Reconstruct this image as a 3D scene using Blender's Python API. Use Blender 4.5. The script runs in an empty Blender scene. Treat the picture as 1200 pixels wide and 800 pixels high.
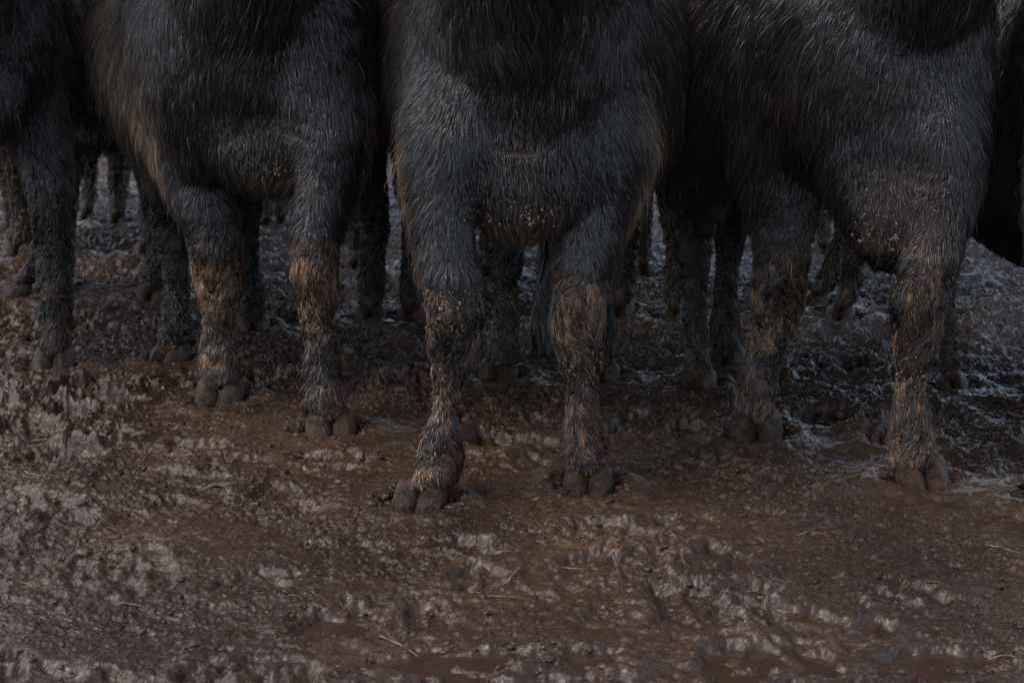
import bpy, math, time
import numpy as np
from mathutils import Vector, kdtree

T0 = time.time()
S = bpy.context.scene
COL = S.collection
rng = np.random.default_rng(7)
R = math.radians

# ---------------------------------------------------------------- camera
CAM_H, PITCH, FOC = 1.20, R(12.2), 2280.0          # metres, radians, focal length in 1200 px wide pixels
cam_d = bpy.data.cameras.new('camera')
cam = bpy.data.objects.new('camera', cam_d); COL.objects.link(cam)
cam.location = (0, 0, CAM_H)
cam.rotation_euler = (R(90) - PITCH, 0, 0)
cam_d.sensor_width = 36.0
cam_d.lens = FOC / 1200 * 36
cam_d.clip_start = 0.05
cam_d.clip_end = 2000
cam_d.dof.use_dof = True
cam_d.dof.focus_distance = 4.25
cam_d.dof.aperture_fstop = 7.1
S.camera = cam

# ---------------------------------------------------------------- sky and sun (overcast)
SUN_EL, SUN_AZ = 54.0, 250.0       # azimuth clockwise from +Y: behind the herd is 0
W = bpy.data.worlds.new('World'); S.world = W; W.use_nodes = True
nt = W.node_tree; bg = nt.nodes['Background']
sky = nt.nodes.new('ShaderNodeTexSky'); sky.sky_type = 'NISHITA'; sky.sun_disc = False
sky.sun_elevation = R(SUN_EL); sky.sun_rotation = R(SUN_AZ)
sky.air_density = 1.0; sky.dust_density = 2.0; sky.ozone_density = 1.2
hs = nt.nodes.new('ShaderNodeHueSaturation'); hs.inputs['Saturation'].default_value = .70     # thin cloud greys the sky
nt.links.new(sky.outputs[0], hs.inputs['Color']); nt.links.new(hs.outputs[0], bg.inputs[0]); bg.inputs[1].default_value = 0.15
sl = bpy.data.lights.new('sun', 'SUN'); so = bpy.data.objects.new('sun', sl); COL.objects.link(so)
sl.energy = 1.0; sl.angle = R(34); sl.color = (1.0, 0.90, 0.76)
az = R(SUN_AZ); el = R(SUN_EL)
sd = Vector((math.sin(az) * math.cos(el), math.cos(az) * math.cos(el), math.sin(el)))
so.rotation_euler = sd.to_track_quat('Z', 'Y').to_euler()
S.view_settings.view_transform = 'Standard'; S.view_settings.look = 'None'
S.view_settings.exposure = 1.2; S.view_settings.gamma = 1.0
S.view_settings.use_curve_mapping = False
try:
    S.cycles_curves.shape = 'RIBBONS'; S.cycles_curves.subdivisions = 2
except Exception: pass
S.cycles.max_bounces = 5; S.cycles.diffuse_bounces = 3; S.cycles.glossy_bounces = 3
S.cycles.transmission_bounces = 2; S.cycles.use_denoising = True; S.cycles.denoiser = 'OPENIMAGEDENOISE'; S.cycles.denoising_input_passes = 'RGB_ALBEDO_NORMAL'
S.cycles.sample_clamp_indirect = 3.0

FW = np.array((0, math.cos(PITCH), -math.sin(PITCH))); UP = np.array((0, math.sin(PITCH), math.cos(PITCH)))
def at(px, py, Y):
    d = FW + np.array((1, 0, 0)) * ((px - 600) / FOC) + UP * ((400 - py) / FOC)
    return np.array((0, 0, CAM_H)) + d * (Y / d[1])
def ground(px, py, z=0.0):
    d = FW + np.array((1, 0, 0)) * ((px - 600) / FOC) + UP * ((400 - py) / FOC)
    return np.array((0, 0, CAM_H)) + d * ((z - CAM_H) / d[2])

# ---------------------------------------------------------------- noise
def _h(i, j, k, seed):
    n = (i * np.uint32(374761393) + j * np.uint32(668265263) + k * np.uint32(2147483647 - 61) + np.uint32(seed * 7919 + 13))
    n = (n ^ (n >> np.uint32(13))) * np.uint32(1274126177)
    n = (n ^ (n >> np.uint32(16))) * np.uint32(2246822519)
    return n ^ (n >> np.uint32(15))
def noise2(x, y, seed=0):
    xi = np.floor(x); yi = np.floor(y); fx = (x - xi).astype(np.float32); fy = (y - yi).astype(np.float32)
    i = xi.astype(np.int64).astype(np.uint32); j = yi.astype(np.int64).astype(np.uint32); z = np.uint32(0)
    u = fx * fx * fx * (fx * (fx * 6 - 15) + 10); v = fy * fy * fy * (fy * (fy * 6 - 15) + 10)
    def g(a, b, dx, dy):
        h = _h(i + np.uint32(a), j + np.uint32(b), z, seed).astype(np.float32) * np.float32(2 * math.pi / 4294967296.0)
        return np.cos(h) * dx + np.sin(h) * dy
    a = g(0, 0, fx, fy); b = g(1, 0, fx - 1, fy); c = g(0, 1, fx, fy - 1); d = g(1, 1, fx - 1, fy - 1)
    return ((a + u * (b - a)) * (1 - v) + (c + u * (d - c)) * v) * 1.5
def noise3(P, seed=0):
    """value noise, -1..1"""
    f = np.floor(P); t = P - f; t = t * t * (3 - 2 * t)
    I = f.astype(np.int64).astype(np.uint32); o = 0
    for a in (0, 1):
        for b in (0, 1):
            for c in (0, 1):
                h = _h(I[:, 0] + np.uint32(a), I[:, 1] + np.uint32(b), I[:, 2] + np.uint32(c), seed).astype(np.float64) / 4294967296.0
                w = (t[:, 0] if a else 1 - t[:, 0]) * (t[:, 1] if b else 1 - t[:, 1]) * (t[:, 2] if c else 1 - t[:, 2])
                o = o + h * w
    return o * 2 - 1
def sst(a, b, x):
    t = np.clip((x - a) / (b - a), 0, 1); return t * t * (3 - 2 * t)

# ---------------------------------------------------------------- mesh helpers
def mesh_np(name, V, F, mat=None, smooth=True, parent=None, loc=None, matid=None):
    """V n x 3, F list of arrays (each m x k) of one face size"""
    if not isinstance(F, (list, tuple)): F = [F]
    me = bpy.data.meshes.new(name)
    me.vertices.add(len(V)); 
    V = np.asarray(V, np.float32)
    if loc is not None: V = V - np.asarray(loc, np.float32)
    me.vertices.foreach_set('co', V.ravel())
    tot = sum(f.size for f in F); nf = sum(len(f) for f in F)
    me.loops.add(tot); me.polygons.add(nf)
    me.loops.foreach_set('vertex_index', np.concatenate([f.ravel() for f in F]).astype(np.int32))
    st = []; s = 0
    for f in F:
        st.append(s + np.arange(len(f)) * f.shape[1]); s += f.size
    me.polygons.foreach_set('loop_start', np.concatenate(st).astype(np.int32))
    me.polygons.foreach_set('use_smooth', np.full(nf, smooth))
    me.update(calc_edges=True)
    if mat: me.materials.append(mat)
    o = bpy.data.objects.new(name, me); COL.objects.link(o)
    if loc is not None and parent is None: o.location = loc
    if parent is not None: o.parent = parent
    return o
def tag(o, label=None, cat=None, group=None, kind=None):
    if label: o['label'] = label
    if cat: o['category'] = cat
    if group: o['group'] = group
    if kind: o['kind'] = kind
    return o

class Soup:
    """closed shells gathered for one remeshed body"""
    def __init__(s): s.V = []; s.Q = []; s.T = []; s.n = 0
    def tube(s, P, ru, rv, uaxis=(1, 0, 0), k=18, e=2.0):
        P = np.asarray(P, float); n = len(P); ru = np.broadcast_to(ru, n); rv = np.broadcast_to(rv, n)
        Tn = np.gradient(P, axis=0); Tn /= np.linalg.norm(Tn, axis=1)[:, None]
        U = np.asarray(uaxis, float)[None] - Tn * (Tn @ np.asarray(uaxis, float))[:, None]
        U /= np.linalg.norm(U, axis=1)[:, None]; Vv = np.cross(Tn, U)
        th = np.arange(k) / k * 2 * math.pi
        c, q = np.cos(th), np.sin(th)
        c = np.sign(c) * abs(c) ** (2 / e); q = np.sign(q) * abs(q) ** (2 / e)
        ring = P[:, None] + ru[:, None, None] * c[None, :, None] * U[:, None] + rv[:, None, None] * q[None, :, None] * Vv[:, None]
        vs = ring.reshape(-1, 3); b = s.n
        i = np.arange(n - 1)[:, None] * k; j = np.arange(k)[None]; j2 = (j + 1) % k
        s.Q.append((np.stack((i + j, i + j2, i + k + j2, i + k + j), -1) + b).reshape(-1, 4))
        e0 = P[0] - Tn[0] * min(ru[0], rv[0]) * .45; e1 = P[-1] + Tn[-1] * min(ru[-1], rv[-1]) * .45
        vs = np.vstack((vs, e0, e1)); a0 = b + n * k; a1 = a0 + 1
        j = np.arange(k); j2 = (j + 1) % k
        s.T.append(np.stack((j2 + b, j + b, np.full(k, a0)), -1))
        s.T.append(np.stack((j + b + (n - 1) * k, j2 + b + (n - 1) * k, np.full(k, a1)), -1))
        s.V.append(vs); s.n += len(vs)
    def blob(s, c, rx, ry, rz, lean=(0, 0)):
        t = np.linspace(-1, 1, 13); t = np.sin(t * math.pi / 2 * .97)
        P = np.array([(c[0] + lean[0] * q * rz, c[1] + lean[1] * q * rz, c[2] + q * rz) for q in t])
        r = np.sqrt(1 - t * t)
        s.tube(P, rx * r + 1e-4, ry * r + 1e-4)
    def build(s, vox, smooth):
        me = bpy.data.meshes.new('tmp')
        V = np.vstack(s.V); F = [np.vstack(s.Q), np.vstack(s.T)]
        o = mesh_np('tmp', V, F)
        m = o.modifiers.new('r', 'REMESH'); m.mode = 'VOXEL'; m.voxel_size = vox
        m = o.modifiers.new('s', 'SMOOTH'); m.factor = .5; m.iterations = smooth
        bpy.context.view_layer.update()
        dg = bpy.context.evaluated_depsgraph_get()
        me = bpy.data.meshes.new_from_object(o.evaluated_get(dg))
        bpy.data.objects.remove(o)
        return me

# ---------------------------------------------------------------- materials
def mat(name, rough=.5, col=(.5, .5, .5)):
    m = bpy.data.materials.new(name); m.use_nodes = True; n = m.node_tree
    b = n.nodes['Principled BSDF']; b.inputs['Base Color'].default_value = (*col, 1); b.inputs['Roughness'].default_value = rough
    return m, n, b
def N(n, t, **kw):
    x = n.nodes.new(t)
    for k, v in kw.items():
        if k in x.inputs: x.inputs[k].default_value = v
        else: setattr(x, k, v)
    return x
def ramp(n, src, stops, interp='LINEAR'):
    r = n.nodes.new('ShaderNodeValToRGB'); r.color_ramp.interpolation = interp
    el = r.color_ramp.elements
    while len(el) < len(stops): el.new(.5)
    for e, (p, c) in zip(el, stops):
        e.position = p; e.color = (*c, 1) if len(c) == 3 else c
    n.links.new(src, r.inputs[0]); return r.outputs[0]

def mud_material():
    m, n, b = mat('wet_mud')
    L = n.links.new
    tc = n.nodes.new('ShaderNodeTexCoord')
    n1 = N(n, 'ShaderNodeTexNoise', Scale=2.2, Detail=6.0, Roughness=.62, Distortion=.4); L(tc.outputs['Object'], n1.inputs['Vector'])
    n2 = N(n, 'ShaderNodeTexNoise', Scale=26.0, Detail=7.0, Roughness=.65, Distortion=.5); L(tc.outputs['Object'], n2.inputs['Vector'])
    n3 = N(n, 'ShaderNodeTexNoise', Scale=170.0, Detail=5.0, Roughness=.7); L(tc.outputs['Object'], n3.inputs['Vector'])
    wet = n.nodes.new('ShaderNodeAttribute'); wet.attribute_name = 'wet'
    mx = N(n, 'ShaderNodeMath', operation='MULTIPLY_ADD'); L(n2.outputs[0], mx.inputs[0]); mx.inputs[1].default_value = .55; L(n1.outputs[0], mx.inputs[2])
    c = ramp(n, mx.outputs[0], [(.50, (.017, .0092, .0053)), (.75, (.032, .0178, .0100)), (.98, (.050, .029, .0165))])
    fl = ramp(n, n3.outputs[0], [(.60, (0, 0, 0)), (.75, (1, 1, 1))])
    mc = N(n, 'ShaderNodeMix', data_type='RGBA'); L(c, mc.inputs['A'] if False else mc.inputs[6])
    mc.inputs[7].default_value = (.072, .045, .029, 1)
    ml = N(n, 'ShaderNodeMath', operation='MULTIPLY'); L(fl, ml.inputs[0]); ml.inputs[1].default_value = .22; L(ml.outputs[0], mc.inputs[0])
    L(mc.outputs[2], b.inputs['Base Color'])
    # roughness: pasty to wet
    w = N(n, 'ShaderNodeMath', operation='MULTIPLY_ADD'); L(n2.outputs[0], w.inputs[0]); w.inputs[1].default_value = .45; L(wet.outputs['Fac'], w.inputs[2])
    r = ramp(n, w.outputs[0], [(.16, (.40,) * 3), (.25, (.27,) * 3), (.45, (.18,) * 3), (.9, (.11,) * 3)])
    L(r, b.inputs['Roughness'])
    b.inputs['Specular IOR Level'].default_value = .33
    bp = N(n, 'ShaderNodeBump', Strength=.12, Distance=.002); L(n3.outputs[0], bp.inputs['Height'])
    n4 = N(n, 'ShaderNodeTexNoise', Scale=62.0, Detail=4.0, Roughness=.6, Distortion=1.2); L(tc.outputs['Object'], n4.inputs['Vector'])
    bp2 = N(n, 'ShaderNodeBump', Strength=.6, Distance=.008); L(n4.outputs[0], bp2.inputs['Height']); L(bp.outputs[0], bp2.inputs['Normal'])
    L(bp2.outputs[0], b.inputs['Normal'])
    return m
M_MUD = mud_material()

def skin_material():
    m, n, b = mat('dark_hide', .5)
    L = n.links.new
    geo = n.nodes.new('ShaderNodeAttribute'); geo.attribute_name = 'mud'
    pk = n.nodes.new('ShaderNodeAttribute'); pk.attribute_name = 'bare'
    tc = n.nodes.new('ShaderNodeTexCoord')
    n1 = N(n, 'ShaderNodeTexNoise', Scale=22.0, Detail=6.0, Roughness=.65); L(tc.outputs['Object'], n1.inputs['Vector'])
    a = N(n, 'ShaderNodeMath', operation='MULTIPLY_ADD'); L(n1.outputs[0], a.inputs[0]); a.inputs[1].default_value = .5; L(geo.outputs['Fac'], a.inputs[2])
    c = ramp(n, a.outputs[0], [(.35, (.007, .006, .0065)), (.75, (.016, .009, .006)), (1.1 / 1.2, (.038, .021, .012))])
    mc = N(n, 'ShaderNodeMix', data_type='RGBA'); L(pk.outputs['Fac'], mc.inputs[0]); L(c, mc.inputs[6])
    c2 = ramp(n, n1.outputs[0], [(.35, (.016, .0105, .0105)), (.65, (.047, .029, .0285))]); L(c2, mc.inputs[7])
    L(mc.outputs[2], b.inputs['Base Color'])
    rr = ramp(n, a.outputs[0], [(.4, (.62,) * 3), (1, (.40,) * 3)]); L(rr, b.inputs['Roughness']); b.inputs['Specular IOR Level'].default_value = .18
    n3 = N(n, 'ShaderNodeTexNoise', Scale=120.0, Detail=4.0, Roughness=.65); L(tc.outputs['Object'], n3.inputs['Vector'])
    bp = N(n, 'ShaderNodeBump', Strength=.12, Distance=.002); L(n3.outputs[0], bp.inputs['Height'])
    L(bp.outputs[0], b.inputs['Normal'])
    return m
M_SKIN = skin_material()

def fur_material(name, stops, rs, sp):
    m, n, b = mat(name, .38)
    L = n.links.new
    t = n.nodes.new('ShaderNodeAttribute'); t.attribute_name = 'tint'
    c = ramp(n, t.outputs['Fac'], stops)
    L(c, b.inputs['Base Color'])
    r = ramp(n, t.outputs['Fac'], [(0, (rs[0],) * 3), (1, (rs[1],) * 3)]); L(r, b.inputs['Roughness'])
    b.inputs['Specular IOR Level'].default_value = sp
    return m
M_FUR = fur_material('black_fur', [(0, (.0022, .0025, .0042)), (.12, (.0055, .0063, .0115)), (.3, (.022, .018, .018)), (.55, (.068, .044, .029)), (1, (.30, .20, .12))], (.18, .42), .85)
M_WETHAIR = fur_material('wet_muddy_hair', [(0, (.0025, .0025, .0036)), (.2, (.008, .007, .008)), (.4, (.026, .015, .010)), (.65, (.070, .035, .018)), (1, (.23, .128, .066))], (.18, .28), .50)

def hoof_material():
    m, n, b = mat('muddy_hoof', .35); b.inputs['Specular IOR Level'].default_value = .3
    L = n.links.new
    tc = n.nodes.new('ShaderNodeTexCoord')
    n1 = N(n, 'ShaderNodeTexNoise', Scale=28.0, Detail=7.0, Roughness=.65, Distortion=.6); L(tc.outputs['Object'], n1.inputs['Vector'])
    c = ramp(n, n1.outputs[0], [(.36, (.010, .0075, .006)), (.43, (.022, .0125, .007)), (.54, (.040, .0215, .011)), (.68, (.085, .050, .028))]); L(c, b.inputs['Base Color'])
    r = ramp(n, n1.outputs[0], [(.3, (.22,) * 3), (.65, (.5,) * 3)]); L(r, b.inputs['Roughness'])
    bp = N(n, 'ShaderNodeBump', Strength=1.0, Distance=.03); L(n1.outputs[0], bp.inputs['Height']); L(bp.outputs[0], b.inputs['Normal'])
    return m
M_HOOF = hoof_material()
M_CRUST, _n, _b = mat('mud_crumbs', .3, (.20, .125, .07))
_t = N(_n, 'ShaderNodeTexCoord'); _q = N(_n, 'ShaderNodeTexNoise', Scale=70.0, Detail=3.0); _n.links.new(_t.outputs['Object'], _q.inputs['Vector'])
_n.links.new(ramp(_n, _q.outputs[0], [(.35, (.05, .028, .015)), (.65, (.20, .115, .055))]), _b.inputs['Base Color'])
M_STRAW, _n, _b = mat('straw', .5, (.42, .30, .15))
_t = N(_n, 'ShaderNodeTexCoord'); _q = N(_n, 'ShaderNodeTexNoise', Scale=45.0, Detail=4.0); _n.links.new(_t.outputs['Object'], _q.inputs['Vector'])
_n.links.new(ramp(_n, _q.outputs[0], [(.40, (.06, .038, .021)), (.68, (.27, .18, .085))]), _b.inputs['Base Color'])
M_TWIG, _n, _b = mat('muddy_twig', .5, (.10, .065, .04))
_t = N(_n, 'ShaderNodeTexCoord'); _q = N(_n, 'ShaderNodeTexNoise', Scale=45.0, Detail=4.0); _n.links.new(_t.outputs['Object'], _q.inputs['Vector'])
_n.links.new(ramp(_n, _q.outputs[0], [(.38, (.045, .028, .018)), (.65, (.17, .11, .06))]), _b.inputs['Base Color'])
M_WATER, _n, _b = mat('muddy_water', .09, (.034, .0205, .0135))
_t = N(_n, 'ShaderNodeTexCoord'); _q = N(_n, 'ShaderNodeTexNoise', Scale=14.0, Detail=3.0, Distortion=.8); _n.links.new(_t.outputs['Object'], _q.inputs['Vector'])
_bp = N(_n, 'ShaderNodeBump', Strength=.35, Distance=.01); _n.links.new(_q.outputs[0], _bp.inputs['Height']); _n.links.new(_bp.outputs[0], _b.inputs['Normal'])

# ---------------------------------------------------------------- the animals, as data
# legs: (kind, foot px, foot py, toe yaw degrees (0 = to the camera, + = to the picture's left), [(px, py, width px) ... upwards])
A = dict(
 label='shaggy black buffalo facing us squarely, its muddy forelegs the ones closest to us', hair=1.0,
 c0=(617, 4.10), c1=(630, 5.15), belly=.37, chest=.205, low=.60, blow=.51,
 legs=[('F', 493, 598, 14, [(512, 560, 50), (516, 530, 50), (519, 500, 46), (522, 470, 38), (525, 440, 42), (531, 415, 52), (533, 390, 58), (531, 360, 60), (526, 325, 62), (521, 285, 62), (518, 250, 68), (520, 215, 82), (528, 170, 104), (535, 120, 96), (545, 70, 70)]),
       ('F', 689, 580, 4, [(687, 550, 48), (683, 520, 46), (681, 490, 44), (681, 465, 42), (681, 435, 46), (679, 405, 58), (677, 375, 60), (679, 340, 60), (685, 305, 62), (693, 270, 64), (702, 235, 70), (708, 205, 84), (706, 160, 104), (698, 110, 96), (690, 60, 70)]),
       ('H', 584, 452, 5, [(588, 425, 38), (590, 395, 33), (591, 350, 32), (594, 300, 34), (597, 260, 44), (600, 210, 60), (600, 150, 80)]),
       ('H', 706, 452, 0, [(705, 425, 34), (703, 395, 32), (701, 350, 32), (700, 300, 34), (700, 260, 44), (690, 210, 60), (684, 150, 80)])],
 blobs=[(613, 190, 4.05, .155, .12, .150), (612, 226, 4.05, .10, .10, .095), (553, 60, 4.15, .11, .14, .34), (686, 60, 4.18, .11, .14, .34), (618, 60, 4.05, .15, .15, .19)],
 brisket=(613, 235, 4.0, .13), folds=[(612, 172, .085, .45, .012, .008), (575, 200, .05, -.5, .004, .006), (650, 205, .05, .4, .004, .006)], tail=[(640, 100, 5.30), (648, 180, 5.34), (642, 250, 5.36), (638, 310, 5.34), (634, 350, 5.32), (628, 378, 5.30)])
B = dict(
 label='shaggy buffalo with pinkish bare chest skin, facing us beside the central one', hair=1.0,
 c0=(298, 4.72), c1=(262, 5.50), belly=.325, chest=.235, low=.60, blow=.53,
 legs=[('F', 259, 478, 6, [(260, 450, 46), (258, 425, 44), (256, 395, 40), (257, 370, 44), (257, 345, 52), (257, 315, 58), (252, 285, 60), (244, 255, 58), (233, 225, 58), (222, 190, 66), (216, 150, 88), (220, 105, 92), (232, 60, 74)]),
       ('F', 388, 517, -10, [(384, 490, 48), (379, 465, 48), (376, 435, 44), (374, 405, 38), (372, 375, 42), (371, 345, 48), (369, 310, 50), (370, 275, 52), (376, 240, 54), (384, 205, 62), (388, 165, 80), (384, 115, 84), (376, 65, 70)]),
       ('H', 200, 432, 25, [(204, 408, 38), (206, 380, 33), (207, 345, 31), (205, 300, 33), (201, 255, 40), (200, 210, 54), (212, 150, 74)]),
       ('H', 296, 393, -15, [(296, 370, 32), (291, 345, 31), (288, 310, 32), (285, 270, 36), (283, 230, 46), (284, 180, 64), (278, 130, 70)])],
 blobs=[(322, 145, 4.70, .155, .12, .15), (324, 182, 4.70, .105, .095, .085), (240, 60, 4.80, .12, .14, .30), (370, 60, 4.65, .115, .15, .32), (308, 50, 4.66, .16, .15, .17)],
 brisket=(322, 190, 4.6, .12), folds=[(362, 133, .085, .25, .010, .007), (350, 152, .10, .5, .007, .007), (378, 170, .05, .9, .006, .006), (275, 160, .05, -.4, .005, .008)], tail=None)
C = dict(
 label='black buffalo turned a little aside, hairy flank and orange muddy knee showing', hair=1.0,
 c0=(1026, 4.36), c1=(850, 5.22), belly=.31, chest=.235, muddy=1.22, low=.62, blow=.58,
 legs=[('F', 886, 518, 6, [(886, 490, 50), (886, 460, 46), (891, 430, 42), (898, 408, 44), (906, 380, 54), (911, 350, 58), (914, 315, 58), (917, 275, 64), (920, 235, 76), (920, 190, 100), (925, 140, 110), (940, 90, 90)]),
       ('F', 1078, 571, -8, [(1072, 540, 52), (1067, 510, 48), (1066, 480, 44), (1067, 450, 42), (1070, 420, 48), (1073, 390, 52), (1077, 355, 58), (1084, 320, 62), (1094, 285, 66), (1102, 245, 74), (1106, 200, 90), (1100, 150, 100), (1085, 90, 90)]),
       ('H', 816, 461, 12, [(817, 435, 38), (815, 405, 32), (815, 360, 31), (814, 310, 34), (812, 265, 44), (818, 215, 62), (835, 150, 84)]),
       ('H', 851, 434, 8, [(851, 412, 36), (850, 385, 32), (851, 340, 32), (854, 300, 34), (858, 255, 42), (862, 210, 60), (868, 150, 80)])],
 blobs=[(922, 110, 4.53, .11, .13, .34), (1050, 185, 4.25, .15, .12, .19), (1050, 248, 4.22, .105, .095, .095), (1046, 282, 4.22, .055, .06, .055), (1084, 60, 4.27, .125, .15, .36), (1030, 50, 4.28, .18, .16, .26)],
 brisket=(1050, 262, 4.12, .14), folds=[(1092, 214, .05, .3, .006, .007), (1100, 190, .045, -.5, .005, .009)], tail=None)
D = dict(
 label='brown-black buffalo cut off by the picture edge, one mud-flecked foreleg in view', hair=.45,
 c0=(-45, 5.10), c1=(-20, 6.0), belly=.31, chest=.25, low=.62, blow=.60,
 legs=[('F', 64, 436, 0, [(65, 410, 40), (65, 380, 35), (65, 350, 35), (64, 315, 39), (62, 280, 44), (58, 240, 50), (54, 200, 54), (46, 150, 58), (36, 100, 64), (20, 50, 70)]),
       ('F', -120, 450, 0, [(-120, 410, 42), (-121, 370, 36), (-120, 310, 44), (-118, 240, 54), (-115, 150, 70)]),
       ('H', 22, 352, 70, [(34, 325, 28), (46, 300, 30), (56, 270, 34), (60, 220, 46), (50, 150, 60)]),
       ('H', -90, 365, 20, [(-90, 330, 32), (-92, 280, 32), (-92, 220, 46), (-80, 150, 60)])],
 blobs=[(-40, 120, 5.05, .13, .12, .11)], brisket=None, tail=None)
E = dict(
 label='dark buffalo in shadow behind, seen between the brown edge one and the next facing one', hair=.3,
 c0=(122, 6.10), c1=(125, 7.0), belly=.30, chest=.24, low=.50, blow=.52,
 legs=[('F', 178, 356, 0, [(180, 335, 29), (184, 310, 26), (186, 280, 28), (184, 250, 32), (180, 215, 36), (172, 170, 46), (165, 120, 50)]),
       ('F', 72, 346, 0, [(72, 320, 27), (72, 280, 27), (74, 230, 34), (80, 170, 46), (84, 120, 50)]),
       ('H', 80, 300, 0, [(80, 260, 24), (80, 210, 30), (86, 160, 44)]),
       ('H', 172, 302, 0, [(174, 260, 24), (176, 210, 30), (170, 160, 44)])],
 blobs=[(122, 135, 6.02, .13, .11, .10)], brisket=None, tail=None)
H = dict(
 label='dark buffalo behind, its two close forelegs in the gap beside the central one', hair=.35,
 c0=(458, 5.80), c1=(450, 6.65), belly=.30, chest=.23, low=.60, blow=.58,
 legs=[('F', 434, 378, 0, [(434, 355, 30), (435, 325, 27), (437, 295, 26), (441, 265, 34), (436, 235, 37), (430, 200, 40), (428, 150, 50), (430, 100, 50)]),
       ('F', 482, 379, 0, [(481, 355, 29), (481, 325, 25), (481, 295, 24), (480, 260, 25), (480, 220, 32), (482, 150, 48), (482, 100, 50)]),
       ('H', 416, 321, 0, [(416, 300, 20), (415, 270, 20), (416, 230, 26), (430, 170, 44)]),
       ('H', 500, 318, 0, [(500, 290, 20), (500, 250, 22), (496, 170, 44)])],
 blobs=[(458, 130, 5.8, .12, .11, .1)], brisket=None, tail=None)
I_ = dict(
 label='dark buffalo behind, forelegs with one clay-caked hoof in the gap beside the central one', hair=.3,
 c0=(762, 5.95), c1=(752, 6.75), belly=.28, chest=.22, low=.58, blow=.58,
 legs=[('F', 726, 374, 8, [(727, 350, 29), (730, 325, 25), (733, 300, 24), (738, 270, 28), (742, 240, 32), (745, 200, 36), (748, 130, 48)]),
       ('F', 790, 379, 0, [(789, 350, 21), (788, 320, 20), (788, 280, 24), (786, 240, 28), (784, 200, 34), (780, 130, 48)]),
       ('H', 754, 326, 0, [(754, 300, 21), (753, 270, 22), (753, 230, 28), (750, 170, 42)]),
       ('H', 792, 322, 0, [(792, 290, 20), (790, 240, 24), (784, 170, 42)])],
 blobs=[(762, 130, 5.9, .12, .11, .1)], brisket=None, tail=None)
J = dict(
 label='dark buffalo stepping aside behind the mud-kneed one, two crossing legs in view', hair=.3,
 c0=(985, 5.95), c1=(1000, 6.8), belly=.29, chest=.22, low=.62, blow=.60,
 legs=[('F', 956, 361, 55, [(966, 335, 26), (976, 310, 23), (985, 285, 23), (992, 255, 27), (994, 210, 36), (990, 130, 48)]),
       ('F', 985, 378, 20, [(990, 355, 28), (996, 330, 25), (999, 300, 26), (1001, 270, 27), (1002, 230, 32), (1000, 170, 42), (996, 120, 48)]),
       ('H', 965, 303, 0, [(965, 280, 23), (966, 250, 22), (970, 200, 30), (975, 150, 42)]),
       ('H', 1030, 302, 0, [(1030, 260, 22), (1030, 210, 30), (1024, 150, 42)])],
 blobs=[(1000, 120, 5.95, .12, .11, .1)], brisket=None, tail=None)
F = dict(
 label='black buffalo cut off by the picture edge, its hairy belly beside the mud-kneed one', hair=.5,
 c0=(1370, 4.25), c1=(1232, 5.20), belly=.43, chest=.25, low=.48, blow=.33,
 legs=[('F', 1232, 588, 0, [(1233, 555, 50), (1234, 500, 42), (1236, 440, 46), (1240, 380, 58), (1244, 320, 64), (1250, 240, 80), (1262, 160, 90)]),
       ('F', 1480, 590, 0, [(1480, 555, 50), (1480, 500, 42), (1480, 400, 56), (1475, 320, 64), (1460, 240, 80), (1450, 160, 90)]),
       ('H', 1115, 461, 5, [(1113, 435, 32), (1110, 405, 29), (1108, 360, 29), (1108, 310, 32), (1112, 270, 42), (1130, 220, 60), (1160, 150, 80)]),
       ('H', 1250, 458, 0, [(1250, 410, 32), (1250, 330, 32), (1250, 260, 50), (1245, 180, 76)])],
 blobs=[(1350, 200, 4.2, .13, .12, .12)], brisket=None, tail=None)
G = dict(
 label='greyish buffalo far behind at the picture edge, one pale leg in view', hair=.2,
 c0=(-12, 6.95), c1=(-10, 7.8), belly=.30, chest=.24, low=.60, blow=.60,
 legs=[('F', 24, 303, 0, [(24, 280, 32), (22, 255, 28), (17, 225, 28), (12, 190, 32), (8, 140, 44)]),
       ('F', -42, 305, 0, [(-42, 270, 28), (-42, 220, 30), (-36, 140, 44)]),
       ('H', 16, 262, 0, [(16, 230, 22), (10, 170, 36)]), ('H', -36, 262, 0, [(-36, 230, 22), (-32, 170, 36)])],
 blobs=[], brisket=None, tail=None, grey=.5)
K = dict(
 label='small dark buffalo far behind in the shadowed gap beyond the brown edge one', hair=.2,
 c0=(121, 7.70), c1=(126, 8.6), belly=.30, chest=.22, low=.50, blow=.55,
 legs=[('F', 102, 262, 0, [(102, 245, 19), (104, 220, 17), (105, 190, 20), (106, 150, 30)]),
       ('F', 138, 266, 0, [(138, 248, 20), (138, 225, 18), (137, 195, 21), (136, 150, 30)]),
       ('H', 104, 238, 0, [(104, 210, 18), (106, 160, 30)]), ('H', 144, 238, 0, [(144, 210, 18), (142, 160, 30)])],
 blobs=[], brisket=None, tail=None)
L_ = dict(
 label='dark buffalo far behind, feet seen under the pinkish bare chest of the facing one', hair=.2,
 c0=(324, 7.55), c1=(330, 8.4), belly=.29, chest=.22, low=.55, blow=.55,
 legs=[('F', 312, 271, 0, [(312, 250, 16), (312, 225, 17), (310, 190, 22), (308, 150, 30)]),
       ('F', 329, 268, 0, [(329, 248, 16), (330, 225, 17), (336, 190, 22), (340, 150, 30)]),
       ('H', 305, 243, 0, [(305, 215, 16), (306, 160, 30)]), ('H', 350, 243, 0, [(350, 215, 16), (348, 160, 30)])],
 blobs=[], brisket=None, tail=None)
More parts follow.
